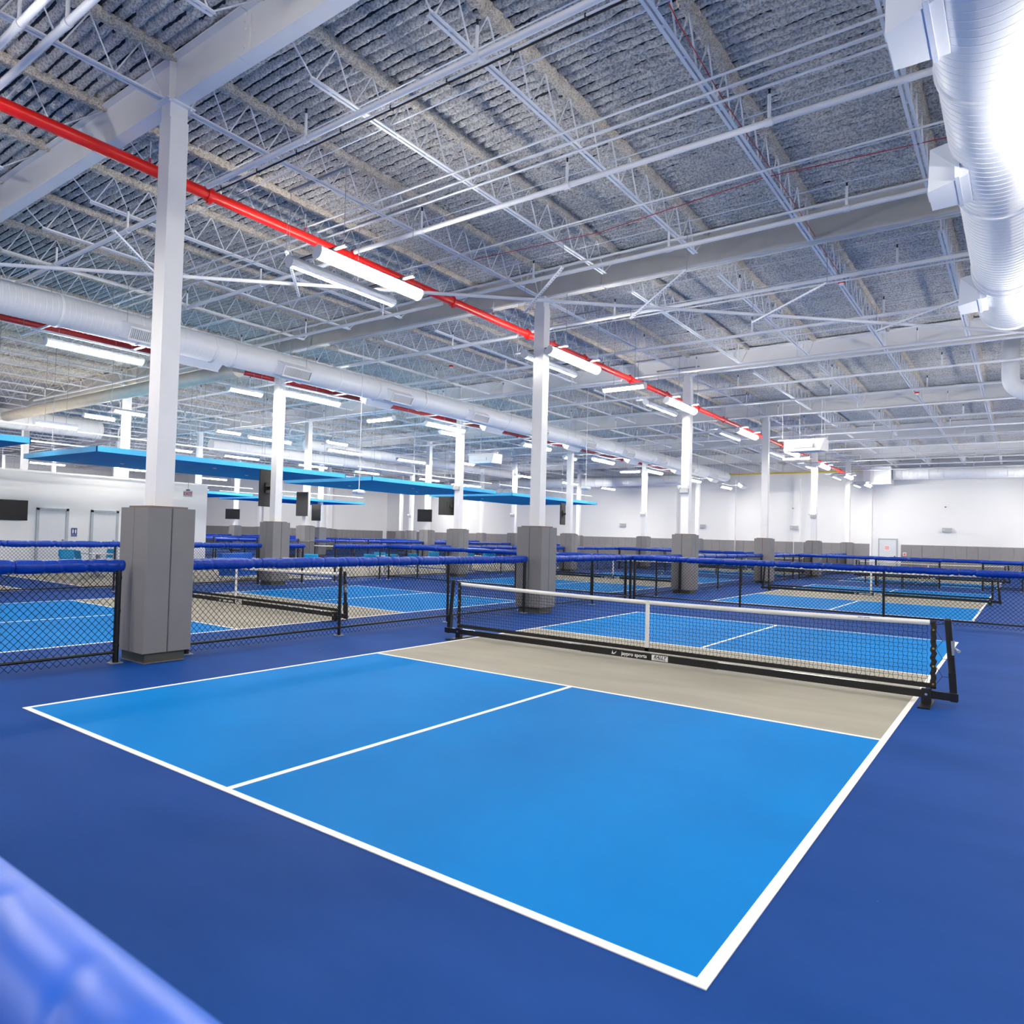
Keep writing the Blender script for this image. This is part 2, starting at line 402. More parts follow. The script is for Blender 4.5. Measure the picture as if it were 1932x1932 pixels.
# lounge floor rectangles
for k, (a, b, wd) in enumerate(((-4.2, 4.92, 'nearest'), (6.46, 15.1, 'second'), (16.35, 24.5, 'third'), (25.8, 34.5, 'farthest'))):
    t = thing('lounge_floor_area', 'grey floor rectangle with white border under the blue canopies, %s from the camera' % wd, 'floor marking', (-15.1, (a+b)/2, 0))
    hx, hy = 2.95, (b-a)/2
    MB().box(-hx+.05, hx-.05, -hy+.05, hy-.05, 0, .004).build('grey_field', 'court_grey', t)
    for sy in (-hy, hy-.05): MB().box(-hx, hx, sy, sy+.05, 0, .005).build('border_line', 'line_white', t)
    for sx in (-hx, hx-.05): MB().box(sx, sx+.05, -hy+.05, hy-.05, 0, .005).build('border_line', 'line_white', t)

# ------------------------------------------------------------------ chain link fences
_seg = {}
def rail_pad_mesh(L, seed, fine=True):
    key = (round(L, 2), seed, fine)
    if key in _seg: return _seg[key]
    rnd = random.Random(seed); b = MB(); n = 20 if fine else 10; N = max(8, int(L/(.016 if fine else .12))); rr = []
    # creases
    cr = [(rnd.uniform(.03, L-.03), rnd.uniform(.005, .013), rnd.uniform(.012, .03), rnd.uniform(-.9, .9)) for _ in range(int(L*9))]
    for i in range(N+1):
        s = L*i/N; e = min(s, L-s); pinch = .012*math.exp(-e/.025)
        ring = []
        for k in range(n):
            a = 2*math.pi*k/n
            ca, sa = math.cos(a), math.sin(a)
            rx = .063; rz = .085 if sa < 0 else .07
            dsp = 0
            if fine:
                for c, am, wd, sl in cr:
                    q = (s+sl*.05*sa-c)/wd
                    if abs(q) < 3: dsp += am*math.exp(-q*q)
            rr_ = 1-(dsp+pinch)/.07
            ring.append((s, ca*rx*rr_, .012+sa*rz*rr_ + .003*math.sin(s*7+seed)))
        rr.append(ring)
    me = b.rings(rr).mesh('rail_pad', 'pad_blue'); _seg[key] = me; return me
def fence(a, b, posts, label, near=True, pad=True, ends=(), H=1.2, name='chain_link_fence'):
    a = Vector((*a, 0)); b = Vector((*b, 0)); L = (b-a).length; rz = math.atan2(b.y-a.y, b.x-a.x)
    t = thing(name, label, 'fence', a, rz)
    for s in posts:
        e = s in ends or s in (posts[0], posts[-1]); r = .036 if e else .026
        p = MB().tube((s, 0, .012), (s, 0, H-.03 if pad else H+.12), r, 12 if near else 8)
        if near and e:
            for z in (.2, .62, 1.02): p.tube((s, 0, z), (s, 0, z+.03), r+.005, 12)
        po = p.build('post', 'black_steel', t)
        pl = MB().box(s-.075, s+.075, -.06, .06, 0, .012)
        if near:
            for q in (-.05, .05): pl.tube((s+q, 0, .012), (s+q, 0, .03), .012, 6)
        pl.build('base_plate', 'galv', po)
    MB().tube((0, 0, .135), (L, 0, .135), .019, 8).build('bottom_rail', 'black_steel', t)
    MB().tube((0, 0, H-.01), (L, 0, H-.01), .021, 8).build('top_rail', 'black_steel', t)
    if pad:
        x = 0; k = 0; seg = 1.22
        ns = max(1, round((L+.05)/seg)); sl = (L+.06)/ns
        for k in range(ns):
            me = rail_pad_mesh(sl-.004, (k*7+int(abs(a.x)*3)) % 5, near); obj('rail_pad', me, t, (-.03+sl*k, 0, H-.02))
        if near:
            g = MB()
            for q in np.arange(.1, L, .26): g.tube((q, -.065, H-.095), (q, -.058, H-.095), .009, 6); g.tube((q, .058, H-.095), (q, .065, H-.095), .009, 6)
            stuff(g.build('snap_buttons', 'brass', t))
    # wires: two sets of diagonals clipped to the panel
    z0, z1 = .03, H-.06; h = z1-z0; D = .085 if near else .1; r = .0036
    m = MB()
    for s in np.arange(-h, L, D):
        for sg in (1, -1):
            xa, za, xb, zb = s, z0, s+h, z1
            if xa < 0: za += -xa; xa = 0
            if xb > L: zb -= (xb-L); xb = L
            if xb-xa < .01: continue
            if sg < 0: za, zb = z0+z1-za, z0+z1-zb
            m.tube((xa, .0022*sg, za), (xb, .0022*sg, zb), r, 3, cap=False)
    stuff(m.build('chain_mesh', 'wire_black', t))
    return t
FX = -1.55
fence((FX, -2.0), (FX, 1.69), [.05, 1.2, 3.66], 'chain link fence with blue top pad at the left edge, ending at the nearest column')
fence((FX, 2.6), (FX, 10.95), [.02, 2.77, 5.6, 8.33], 'chain link fence with blue top pad between the two nearest padded columns')
fence((FX, 11.75), (FX, 20.3), [.02, 2.45, 4.75, 6.6, 8.5], 'padded chain link fence between the second and third columns, meeting the cross fence', ends=(4.75,))
fence((FX, 21.2), (FX, 29.6), [.02, 2.8, 5.6, 8.37], 'padded chain link fence between the third and fourth columns of the near row', False)
fence((FX, 30.5), (FX, 38.8), [.02, 2.8, 5.6, 8.27], 'padded chain link fence between the fourth and fifth columns of the near row', False)
fence((FX, 39.8), (FX, 48.0), [.02, 2.8, 5.6, 8.17], 'padded chain link fence between the two farthest columns of the near row', False)
fence((FX+.1, 16.5), (9.6, 16.5), [.02, 2.85, 5.98, 8.7, 11.1], 'long cross fence with blue top pad behind the foreground net')
fence((-10.75, 16.5), (FX-.1, 16.5), [.02, 2.7, 5.4, 8.0, 9.05], 'padded cross fence behind the left neighbouring court', False)
fence((FX+.1, 35.6), (9.6, 35.6), [.02, 2.8, 5.6, 8.4, 11.1], 'far padded cross fence running the whole width at right', False)
fence((1.9, 34.2), (4.3, 34.2), [.05, 2.35], 'short padded fence panel in front of the far cross fence', False)
fence((5.65, 34.2), (9.6, 34.2), [.05, 2.0, 3.9], 'padded fence panel at the right edge in front of the far cross fence', False)
fence((-10.75, 35.6), (FX-.1, 35.6), [.02, 2.7, 5.4, 8.0, 9.05], 'far padded cross fence left of the fourth column', False)
fence((-10.85, -2.0), (-10.85, 10.9), [.02, 3.0, 5.7, 8.4, 12.85], 'padded fence on the far side of the left court, in front of the blue chairs', ends=(12.85,))
fence((-10.85, 11.85), (-10.85, 12.6), [.02, .72], 'very short padded fence stub right of the first lounge column', False)
fence((-10.85, 13.95), (-10.85, 20.2), [.03, 2.2, 4.3, 6.2], 'padded fence in front of the lounge chairs, left of the second lounge column', ends=(.03,))
fence((-10.85, 21.1), (-10.85, 29.5), [.02, 2.8, 5.6, 8.37], 'padded fence on the lounge side between its second and third columns', False)
fence((-10.85, 30.4), (-10.85, 38.7), [.02, 2.8, 5.6, 8.27], 'padded fence on the lounge side between its third and fourth columns', False)
fence((-10.85, 39.7), (-10.85, 48), [.02, 2.8, 5.6, 8.27], 'farthest padded fence on the lounge side row', False)
for k, (ya, yb) in enumerate(((15.6, 20.2), (21.1, 29.5), (30.4, 38.7), (39.7, 48))):
    fence((-20.05, ya), (-20.05, yb), [.02, (yb-ya)/3, 2*(yb-ya)/3, yb-ya-.02], 'padded fence behind the lounge, %s section from the left' % ORD[k], False)
    fence((-29.3, ya), (-29.3, yb), [.02, (yb-ya)/3, 2*(yb-ya)/3, yb-ya-.02], 'padded fence beyond the second lounge court, %s section from the left' % ORD[k], False)
fence((-29.2, 16.5), (-20.15, 16.5), [.02, 3, 6, 9.03], 'padded cross fence left of the third lounge column', False)
fence((-29.2, 35.6), (-20.15, 35.6), [.02, 3, 6, 9.03], 'farthest padded cross fence beyond the lounge', False)
fence((-38.6, 16.5), (-38.6, 29.5), [.02, 4, 8, 12.98], 'padded fence of the farthest left court', False)
fence((-38.6, 30.4), (-38.6, 39), [.02, 4, 8.58], 'padded fence of the farthest left court near the back wall', False)
fence((-17.6, 15.9), (-17.6, 22.5), [.02, 2.2, 4.4, 6.58], 'black fence without a pad behind the single blue lounge chair', False, pad=False)
fence((-19.6, 15.2), (-24.8, 15.2), [.02, 2.6, 5.18], 'black fence without a pad left of the first lounge column', False, pad=False)
# pad of the fence right in front of the camera
def near_fence():
    t = thing('chain_link_fence', 'out of focus blue rail pad on the fence in the bottom left corner', 'fence', (2.0, -2.475, 0))
    L = 4.62; b = MB(); rr = []; N = 900; n = 40; rnd = random.Random(3)
    cr = [(rnd.uniform(.0, L), rnd.uniform(.002, .006), rnd.uniform(.012, .03), rnd.uniform(.5, 1.7)) for _ in range(60)]
    for i in range(N+1):
        s = L*i/N; ring = []
        e = L-s
        for k in range(n):
            a = 2*math.pi*k/n; ca, sa = math.cos(a), math.sin(a); dsp = .014*math.exp(-e/.02)
            for c, am, wd, sl in cr:
                q = (s-sl*.09*(a/math.pi-.6)-c)/wd
                if abs(q) < 3: dsp += am*math.exp(-q*q)*min(1, max(0, .3-ca))
            rr_ = 1-dsp/.07
            ring.append((s, ca*.072*rr_, .0+sa*.078*rr_))
        rr.append(ring)
    o = b.rings(rr).build('rail_pad', 'pad_blue_near', t); o.location = (0, 0, 1.185)
    MB().tube((0, 0, 1.15), (L, 0, 1.15), .021, 8).build('top_rail', 'black_steel', t)
    for s in (.1, 2.3, 4.58):
        p = MB().tube((s, 0, .012), (s, 0, 1.12), .03, 12).build('post', 'black_steel', t); MB().box(s-.075, s+.075, -.06, .06, 0, .012).build('base_plate', 'galv', p)
    MB().tube((0, 0, .135), (L, 0, .135), .019, 8).build('bottom_rail', 'black_steel', t)
    m = MB()
    for s in np.arange(-1.05, L, .085):
        for sg in (1, -1):
            xa, za, xb, zb = s, .03, s+1.07, 1.1
            if xa < 0: za += -xa; xa = 0
            if xb > L: zb -= xb-L; xb = L
            if sg < 0: za, zb = 1.13-za, 1.13-zb
            m.tube((xa, .003*sg, za), (xb, .003*sg, zb), .0033, 3, cap=False)
    stuff(m.build('chain_mesh', 'wire_black', t))
near_fence()

# ------------------------------------------------------------------ columns
def column_proto(label):
    t = thing('column', label, 'column', (gx(0), gy(0), 0))
    c = MB().box(-.127, .127, -.127, .127, 0, ZB-.22); c.build('shaft', 'white_paint', t)
    c = MB().box(-.1, .1, -.125, .125, ZB-.22, ZB-.02); c.build('cap_block', 'white_paint', t)
    c = MB().box(-.16, .16, -.2, .2, ZB-.02, ZB-.001)
    for sx in (-.14, .14):
        for sy in (-.15, .15): c.tube((sx*.95, sy, ZB-.045), (sx*.95, sy, ZB-.02), .016, 6)
    c.build('cap_plate', 'white_paint', t)
    MB().box(-.27, .27, -.27, .27, 0, .14).build('plinth', 'plinth', t)
    MB().box(-.272, .272, -.272, .272, 0, .012).build('plinth_seal', 'rim_board', t)
    s, g, th = .325, .004, .055
    for a in range(4):
        for q in (-1, 1):
            b = MB(); x0, x1 = (-s, -g) if q < 0 else (g, s-th-.001 if True else s)
            # bevelled panel on the face looking to -y, turned for the other faces
            bv = .008
            vs = [(x0, -s+bv, .13), (x0+bv, -s, .13), (x1-bv, -s, .13), (x1, -s+bv, .13), (x1, -s+th, .13), (x0, -s+th, .13)]
            if q > 0: vs = [(g, -s+bv, .13), (g+bv, -s, .13), (s-bv, -s, .13), (s-.001, -s+bv, .13), (s-th, -s+th, .13), (g, -s+th, .13)]
            else: vs = [(-s+.001, -s+bv, .13), (-s+bv, -s, .13), (-g-bv, -s, .13), (-g, -s+bv, .13), (-g, -s+th, .13), (-s+th, -s+th, .13)]
            top = [(v[0], v[1], 1.9) for v in vs]
            b.rings([vs, top], smooth=False)
            R = Matrix.Rotation(a*math.pi/2, 4, 'Z'); b.v = [tuple(R @ Vector(v)) for v in b.v]
            b.build('pad_panel', 'pad_grey', t)
    MB().box(-.255, .255, -.255, .255, 1.80, 1.925).build('rim_board', 'rim_board', t)
    return t
rowname = {0: 'near row', 1: 'row below the long duct', 2: 'lounge back row', 3: 'fourth row', 4: 'fifth row', 5: 'sixth row', 6: 'seventh row'}
proto = column_proto('white square column with grey pads, nearest the camera at left')
for i in range(0, 7):
    for k in range(0, 6):
        if (i, k) == (0, 0) or (i >= 1 and k == 0): continue
        x, y = gx(i), gy(k)
        if x < -48 and y > 39: continue
        if i in (2, 3) and k == 1 and False: continue
        dup(proto, (x, y, 0), 'white square column with grey pads, %s from the left edge in the %s' % (ORD[k] if i == 0 else ORD[k-1], rowname[i]))

# ------------------------------------------------------------------ roof beams
def i_beam(L, d=.62, w=.2, tf=.02):
    b = MB(); b.box(0, L, -.008, .008, tf, d-tf); b.box(0, L, -w/2, w/2, 0, tf); b.box(0, L, -w/2, w/2, d-tf, d); return b
bm_me = i_beam(PX-.01).mesh('beam_section', 'white_paint')
mem = MB(); N = 60                                             # sprayed over beam: sagging membrane along web and flange
for sgn in (-1, 1):
    rr = []
    for i in range(N+1):
        x = (PX-.01)*i/N; sag = .025*abs(math.sin(i*.35))+.01*math.sin(i*1.3)
        rr.append([(x, sgn*.03, .60), (x, sgn*(.05+sag*.5), .35), (x, sgn*(.115+sag*.3), .03), (x, sgn*.112, -.006-sag*.4), (x, sgn*.02, -.004)])
    mem.rings(rr, close=False, cap=False)
mem_me = mem.mesh('spray_wrap', 'membrane')
spl = MB().box(-.09, .09, -.03, .03, .1, .52)
for z in (.16, .27, .38, .47): spl.tube((0, -.045, z), (0, .045, z), .02, 6)
spl_me = spl.mesh('splice_plate', 'white_paint')
stf = MB().box(-.006, .006, -.095, .095, .02, .6).mesh('stiffener', 'white_paint')
for k in range(0, 6):
    for i in range(-2, 7):
        x = gx(i)-PX+1.5; y = gy(k)
        if x < -48 and y > 40: continue
        t = thing('roof_beam', 'white steel roof beam of the %s line from the camera, %s' % (ORD[k], ['over the right side', 'above the courts at right', 'reaching left of the near row of columns', 'above the neighbouring court', 'above the lounge', 'beyond the lounge', 'in the far left part', 'near the left wall', 'at the left wall'][i+2]), 'beam', (x, y, ZB))
        obj('beam_section', bm_me, t)
        if k in (1,): obj('spray_wrap', mem_me, t)
        obj('splice_plate', spl_me, t, (0, 0, 0))
        obj('stiffener', stf, t, (PX-1.5, 0, 0))
# ------------------------------------------------------------------ bar joists
JD = ZD-ZB
def joist_parts(cont):
    """local y runs 0..PY between beams"""
    a, e = (.12, PY-.12) if cont else (.68, PY-.68)
    tc = MB(); rr = []; rq = random.Random(5)
    for i in range(201):
        y = .02+(PY-.04)*i/200; j = rq.uniform(-.014, .014); q_ = rq.uniform(-.014, .014)
        rr.append([(-.04-j, y, JD-.095-q_), (.04+q_, y, JD-.09+j), (.075+j, y, JD-.03), (.07+q_, y, JD+.02), (-.07-q_, y, JD+.02), (-.075-j, y, JD-.03)])
    tc.rings(rr, smooth=False)
    bc = MB(); bc.box(-.05, -.012, a, e, 0, .008); bc.box(-.016, -.011, a, e, 0, .045); bc.box(.012, .05, a, e, 0, .008); bc.box(.011, .016, a, e, 0, .045)
    for y in np.arange(a+.3, e, .62): bc.box(-.012, .012, y, y+.05, .004, .04)
    webs = []
    n = 12 if not cont else 14; ys = np.linspace(a+.06, e-.06, n+1)
    for i in range(n):
        mid = (ys[i]+ys[i+1])/2
        webs.append(((0, ys[i], .02), (0, mid, JD-.08))); webs.append(((0, mid, JD-.08), (0, ys[i+1], .02)))
    if not cont:
        webs.append(((0, a+.03, .02), (0, .06, JD-.10))); webs.append(((0, e-.03, .02), (0, PY-.06, JD-.10)))
    return tc, bc, webs
J = {}
for cont in (False, True):
    tc, bc, webs = joist_parts(cont)
    wm = MB()
    for p, q in webs: wm.tube(p, q, .0105, 5, cap=False)
    rods = [MB().tube(p, q, .0105, 6).mesh('web_rod', 'white_steel') for p, q in webs]
    J[cont] = (tc.mesh('top_chord', 'insul_tan'), bc.mesh('bottom_chord', 'white_steel'), wm.mesh('web', 'white_steel'), rods)
NJ = 0
for k in range(-1, 6):
    for j in range(-34, 8):
        x = X0+j*PX/5+.0; y = gy(k)
        if k == 5 and False: continue
        if x < -48 and y > 30: continue
        if x < -40 and (k < 1): continue
        if k == -1 and (j < -12): continue
        if k < 1 and j < -20: continue
        cont = (j % 5 == 0) or (j % 5 == 3 and j > 0 and k < 4)
        me = J[cont]
        side = 'right' if j > 0 else 'left'
        wh = 'above the near columns' if j == 0 else '%s %s of the near columns' % (ordn(abs(j)), side)
        t = thing('roof_joist', 'open web joist, %s, in the %s roof bay' % (wh, ordn(k+2)), 'joist', (x, y, ZB))
        if k == 5: t.scale = (1, (WY-gy(5))/PY, 1)
        obj('top_chord', me[0], t); obj('bottom_chord', me[1], t)
        if k in (0, 1) and -4 <= j <= 4:
            for r in me[3]: obj('web_rod', r, t)
        else: stuff(obj('web', me[2], t))
        NJ += 1
# bridging rods between joists, along x
for k in range(0, 6):
    L = gy(k)
    for q, fy in enumerate((.22, .5, .78)):
        y = L+PY*fy
        if y > WY-.5: continue
        xl = -47 if y > 39 else -58
        t = thing('bridging_rod', 'thin white bridging angle across the joists, %s in the roof bay after the %s beam' % (ORD[q], ORD[k]), 'roof bracing', (0, y, ZB))
        MB().box(xl, 12, -.012, .012, .046, .05).build('bottom_angle', 'white_steel', t)
        MB().box(xl, 12, -.012, .012, JD-.14, JD-.136).build('top_angle', 'white_steel', t)

# ------------------------------------------------------------------ sprinkler pipes
def branch(y, x0, x1, z, label, heads):
    t = thing('sprinkler_branch', label, 'pipe', (0, y, z))
    MB().tube((x0, 0, 0), (x1, 0, 0), .04, 12).build('pipe', 'white_steel', t)
    for x in heads:
        c = MB().tube((x-.045, 0, 0), (x+.045, 0, 0), .05, 12).build('coupling', 'white_steel', t)
        r = MB().tube((x, 0, 0), (x, 0, .34), .02, 8).build('riser', 'white_steel', t)
        MB().tube((x, 0, .34), (x, 0, .40), .014, 6).tube((x, 0, .40), (x, 0, .405), .02, 8).build('sprinkler_head', 'black_cable', r)
nb = 0
y = .37
branch(.03, -2.5, 11.5, 6.7, 'white sprinkler pipe cutting the top left corner of the picture', [-.9])
while y < 55:
    branch(y, -2.5, 11.5, 6.78, 'white sprinkler pipe across the right hand bays, %s from the camera' % (ORD[nb] if nb < 13 else str(nb+1)+'th'), np.arange(-.6, 11, 2.75)+.35*math.sin(nb*2.1))
    if nb < 13: branch(y+.12, -11.6, -3.0, 6.78, 'white sprinkler pipe across the left bays, %s from the camera' % ORD[nb], np.arange(-10.6, -3.4, 2.75)+.35*math.sin(nb*2.1+1))
    if 2 < nb < 14: branch(y+.1, -24, -12.6, 6.6, 'white sprinkler pipe above the lounge, %s from the left' % ORD[nb-3], np.arange(-23, -13, 3.))
    y = .2+PY/3*(nb+1); nb += 1
def main_pipe(x, z, y0, y1, label, cy, pm='red_pipe'):
    t = thing('sprinkler_main', label, 'pipe', (x, 0, z))
    MB().tube((0, y0, 0), (0, y1, 0), .085, 20).build('pipe', pm, t)
    for y in cy:
        c = MB().tube((0, y-.05, 0), (0, y+.05, 0), .105, 16); c.box(-.03, .03, y-.03, y+.03, .1, .135); c.box(-.03, .03, y-.03, y+.03, -.135, -.1); c.build('coupling', pm, t)
    for y in np.arange(y0+.6, y1, 2.9):
        h = MB(); h.tube((0, y, .085), (-.03, y, .15), .008, 6); h.tube((0, y, .085), (.03, y, .15), .008, 6); h.tube((-.03, y, .15), (.03, y, .15), .008, 6)
        h.build('hanger_ring', pm, t)
        MB().tube((0, y, .15), (0, y, .4), .006, 5).build('hanger_rod', 'white_steel', t)
main_pipe(-2.76, 6.8, -1, 55.5, 'long red sprinkler main pipe above the near row of columns', [.4+PY/3*k for k in range(1, 18)])
main_pipe(-12.1, 6.6, -1, 50, 'red sprinkler main pipe, painted shaded, beyond the long duct', [3.3+5.9*k for k in range(8)], 'red_pipe_shaded')
# thin conduits parallel to the branches, black cable strapped to the first one
for q, (y, z, r, nm, cab) in enumerate(((3.72, 7.03, .014, 'first', True), (5.55, 7.06, .016, 'second', False), (5.72, 7.0, .014, 'third', False), (6.02, 7.03, .018, 'fourth', False), (8.1, 7.05, .016, 'fifth', False), (9.7, 7.04, .02, 'sixth', False), (13.6, 7.04, .016, 'seventh', False), (17.2, 7.03, .016, 'eighth', False))):
    t = thing('electrical_conduit', 'thin white conduit crossing under the joists, %s from the camera' % nm, 'conduit', (0, y, z))
    MB().tube((-10.5, 0, 0), (11, 0, 0), r, 8).build('tube', 'white_steel', t)
    if cab:
        MB().tube((-10.5, .03, -.012), (11, .03, -.012), .012, 6).build('cable', 'black_cable', t)
        c = MB()
        for x in np.arange(-10, 10, .9): c.box(x, x+.012, -.02, .045, -.03, .018)
        c.build('cable_ties', 'black_cable', t)
# red wires
def wire(pts, r, m, label, cat='cable', name='wire'):
    return tag(MB().path(pts, r, 5).build(name, m), label, cat)
wire([(-1.5, 8.6, 7.12), (1.2, 8.75, 7.08), (4.0, 8.45, 7.12), (6.5, 8.7, 7.1), (9, 8.6, 7.1)], .007, 'red_wire', 'thin red alarm wire strung across the joists at right', name='alarm_wire')
wire([(4.1, 3.4, 7.5), (4.13, 4.6, 7.2), (4.1, 6.3, 7.15), (4.12, 7.6, 7.14), (4.1, 9.5, 7.2), (4.1, 12.6, 7.15), (4.12, 13.6, 7.12)], .006, 'red_wire', 'thin red alarm wire running along the doubled joist at right', name='alarm_wire')
for (x, y, l) in ((4.1, 13.7, 'on the doubled joist at upper right'), (4.1, 27., 'on the doubled joist farther back'), (4.1, 36., 'farthest on the doubled joist'), (-7.2, 15.3, 'in the roof above the left neighbouring court'), (-14.5, 10, 'in the roof above the lounge near the left edge')):
    t = thing('smoke_detector', 'small red ringed detector %s' % l, 'detector', (x, y, ZB-.03)); MB().tube((0, 0, 0), (0, 0, -.05), .07, 14).build('base', 'red_pipe', t); MB().tube((0, 0, -.05), (0, 0, -.09), .05, 14, r2=.03).build('sensor', 'sign_white', t)

# diagonal pipe on perforated struts
dp = thing('diagonal_pipe', 'white pipe running diagonally under the roof, held by perforated struts', 'pipe', (0, 0, 0))
MB().tube((-8.4, 1.6, 6.415), (8.6, 18.9, 6.415), .036, 10).build('pipe', 'white_steel', dp)
SR = []
for (xa, ya, xb, yb) in ((-4.26, 2.75, -5.68, 4.36), (-2.65, 4.92, -4.3, 6.6), (.79, 8.17, -1.09, 9.94), (2.47, 9.48, .53, 11.55), (4.26, 11.49, 2.52, 13.23), (6.3, 13.6, 4.5, 15.3)):
    a = Vector((xa, ya, 6.36)); b = Vector((xb, yb, 6.36))
    s = MB().bar(a, b, .045, .035); so = s.build('perforated_strut', 'white_steel', dp)
    h = MB(); n = 22
    for i in range(n):
        p = a.lerp(b, (i+.5)/n); dv = (b-a).normalized()*.018; h.bar(p-dv, p+dv, .014, .037)
    h.build('slots', 'black_cable', so)
    for p in (a, b):
        MB().tube(p, (p.x, p.y, 7.12), .005, 5).build('hanger_rod', 'galv', dp)

# ------------------------------------------------------------------ strip lamps
def lamp_meshes(L, glass='lens'):
    body = MB(); prof = [(-.1, .0), (-.1, .05), (-.06, .085), (.06, .085), (.1, .05), (.1, .0)]
    body.rings([[(x, .02, z) for x, z in prof], [(x, L-.02, z) for x, z in prof]], smooth=False)
    arc = lambda a, b: [(-a*math.cos(t), -b*math.sin(t)) for t in np.linspace(0, math.pi, 11)]
    lens = MB().rings([[(x, .025, z) for x, z in arc(.096, .072)], [(x, L-.025, z) for x, z in arc(.096, .072)]])
    pc = [(.104, .0), (.104, .052), (.062, .089), (-.062, .089), (-.104, .052), (-.104, 0)]+arc(.102, .079)[1:-1]
    cap = MB().rings([[(x, 0, z) for x, z in pc], [(x, .025, z) for x, z in pc]], smooth=False)
    return body.mesh('housing', 'lamp_body'), lens.mesh('lens', glass), cap.mesh('end_cap', 'lamp_body')
L8, L4 = lamp_meshes(2.36), lamp_meshes(1.2); H8, H4 = lamp_meshes(2.36, 'lens_high'), lamp_meshes(1.2, 'lens_high')
def lamp(x, y, z, long, rz, label, rods=True, tilt=0, high=False):
    """tilt > 0 turns the lens towards +x"""
    me = (H8 if long else H4) if high else (L8 if long else L4); L = 2.36 if long else 1.2
    t = thing('strip_lamp', label, 'lamp', (x, y, z), rz)
    for n_, m_, yy in (('housing', me[0], 0), ('lens', me[1], 0), ('end_cap', me[2], 0), ('end_cap', me[2], L-.025)):
        o = obj(n_, m_, t, (0, yy, 0)); o.rotation_euler = (0, -math.radians(tilt), 0)
    if rods:
        for s in (.3, L-.3):
            MB().tube((0, s, .05), (0, s, ZD+.03-z), .005, 5).build('hanger_rod', 'galv', t)
    return t
LY = lambda k: 4.27+6.77*k
for k in range(-1, 8):
    w_ = 'at the left edge' if k < 0 else '%s from the camera' % ORD[k]
    y = LY(k)
    if k >= 0: lamp(-1.13, y, 5.8, True, 0, 'bright strip lamp beside the near columns, right one of the %s pair' % (ORD[k]), False, 48); lamp(-1.78, y, 5.8, True, 0, 'strip lamp beside the near columns, left one of the %s pair' % ORD[k], False, -48)
    else: lamp(-1.13, y, 5.8, True, 0, 'strip lamp cut off by the left edge of the picture', False, 48); lamp(-1.78, y, 5.8, True, 0, 'strip lamp just outside the left edge', False, -48)
    t = thing('lamp_trapeze', 'strut trapeze carrying a pair of strip lamps, near row, %s' % w_, 'bracket', (-1.45, y, 5.9))
    for s in (.3, 1.85):
        st = MB().bar((-.75, s, .03), (.62, s, .03), .04, .04).build('strut', 'galv', t)
        if k in (0, 1): MB().bar((-.77, s-.03, .042), (.62, s-.03, .042), .004, .016).build('slot_line', 'black_cable', st)
        for sx in (-.7, .57): MB().tube((sx, s, .05), (sx, s, 1.22), .0055, 6).build('hanger_rod', 'galv', t)
        MB().bar((-.75, s, 1.22), (.62, s, 1.22), .04, .035).build('top_strut', 'galv', t)
    lamp(-10.3, y, 5.8, True, 0, 'bright strip lamp below the long duct, %s' % w_, True, 18)
    t = thing('lamp_trapeze', 'white strut frame above the strip lamp below the duct, %s' % w_, 'bracket', (-10.1, y, 5.92))
    MB().bar((-.0, -.4, .06), (-.0, 2.7, .06), .04, .04).build('rail', 'white_steel', t)
    for s in (-.2, 2.0):
        MB().bar((-1.0, s, .1), (.52, s, .1), .04, .04).build('strut', 'white_steel', t)
        for sx in (-.9, .5): MB().tube((sx, s, .1), (sx, s, 1.2), .0055, 6).build('hanger_rod', 'galv', t)
# lamp rows out of view at right; the outermost is added as fill light
for k in range(-2, 8):
    w_ = ordn(k+3)
    for x, tl, l in ((8.15, -58, 'left one of'), (8.85, 48, 'right one of'), (17.4, -48, 'added fill one of the outer row,')):
        lamp(x, LY(k), 5.0 if x == 8.15 else 5.8, True, 0, 'strip lamp outside the right edge, %s the %s pair' % (l, w_), True, tl)
for k in (-2, -3):  # lamps added out of view to lift faces turned towards the camera
    for x, tl, l in ((-1.13, 48, 'right'), (-1.78, -48, 'left'), (-10.3, 18, 'far left')):
        lamp(x, LY(k), 5.8, True, 0, 'added unseen strip lamp behind the camera, %s one of the %s set' % (l, ordn(-k-1)), True, tl)
for q, (x, y) in enumerate(((-.8, 15.5), (-.8, 34.6))):
    lamp(x, y, 5.78, False, math.pi/2, 'short crosswise strip lamp near the row of columns at right, %s from the camera' % ORD[q], True)
for q, (x, y) in enumerate(((-9.7, 15.4), (-9.9, 36.4))):
    lamp(x, y, 5.6, False, math.pi/2, 'short crosswise strip lamp below the long duct, %s from the left' % ORD[q], True)
for q, y in enumerate((9.8, 19.8, 29.9)):
    lamp(-11.2, y, 5.8, False, 0, 'short strip lamp just beyond the long duct, %s from the left' % ORD[q])
OL = [(-18.4, 10., 0), (-20.65, 10, 0), (-19.45, 15, 0), (-17.9, 19.9, 0), (-17.9, 30.1, 0), (-19.4, 38.1, 1), (-19.4, 44.4, 1), (-19.2, 50.4, 1), (-28.2, 26.9, 1), (-28.1, 21.4, 1), (-28.2, 18.2, 0),
      (-28.2, 31.8, 1), (-28, 38.3, 1), (-28.6, 44.6, 1), (-19.9, 17., 1), (-20.2, 22., 1), (-20, 27, 1), (-45.5, 18, 1), (-44, 24, 1), (-45.7, 31.5, 1), (-37.5, 19, 1), (-37.5, 25.6, 1), (-37.5, 32.2, 1), (-38, 45, 1), (-38, 52, 1), (-54, 20, 1), (-54, 28, 1), (-25, 3, 1), (-33, 8, 1), (-33, 2, 1), (-42, 8, 1)]
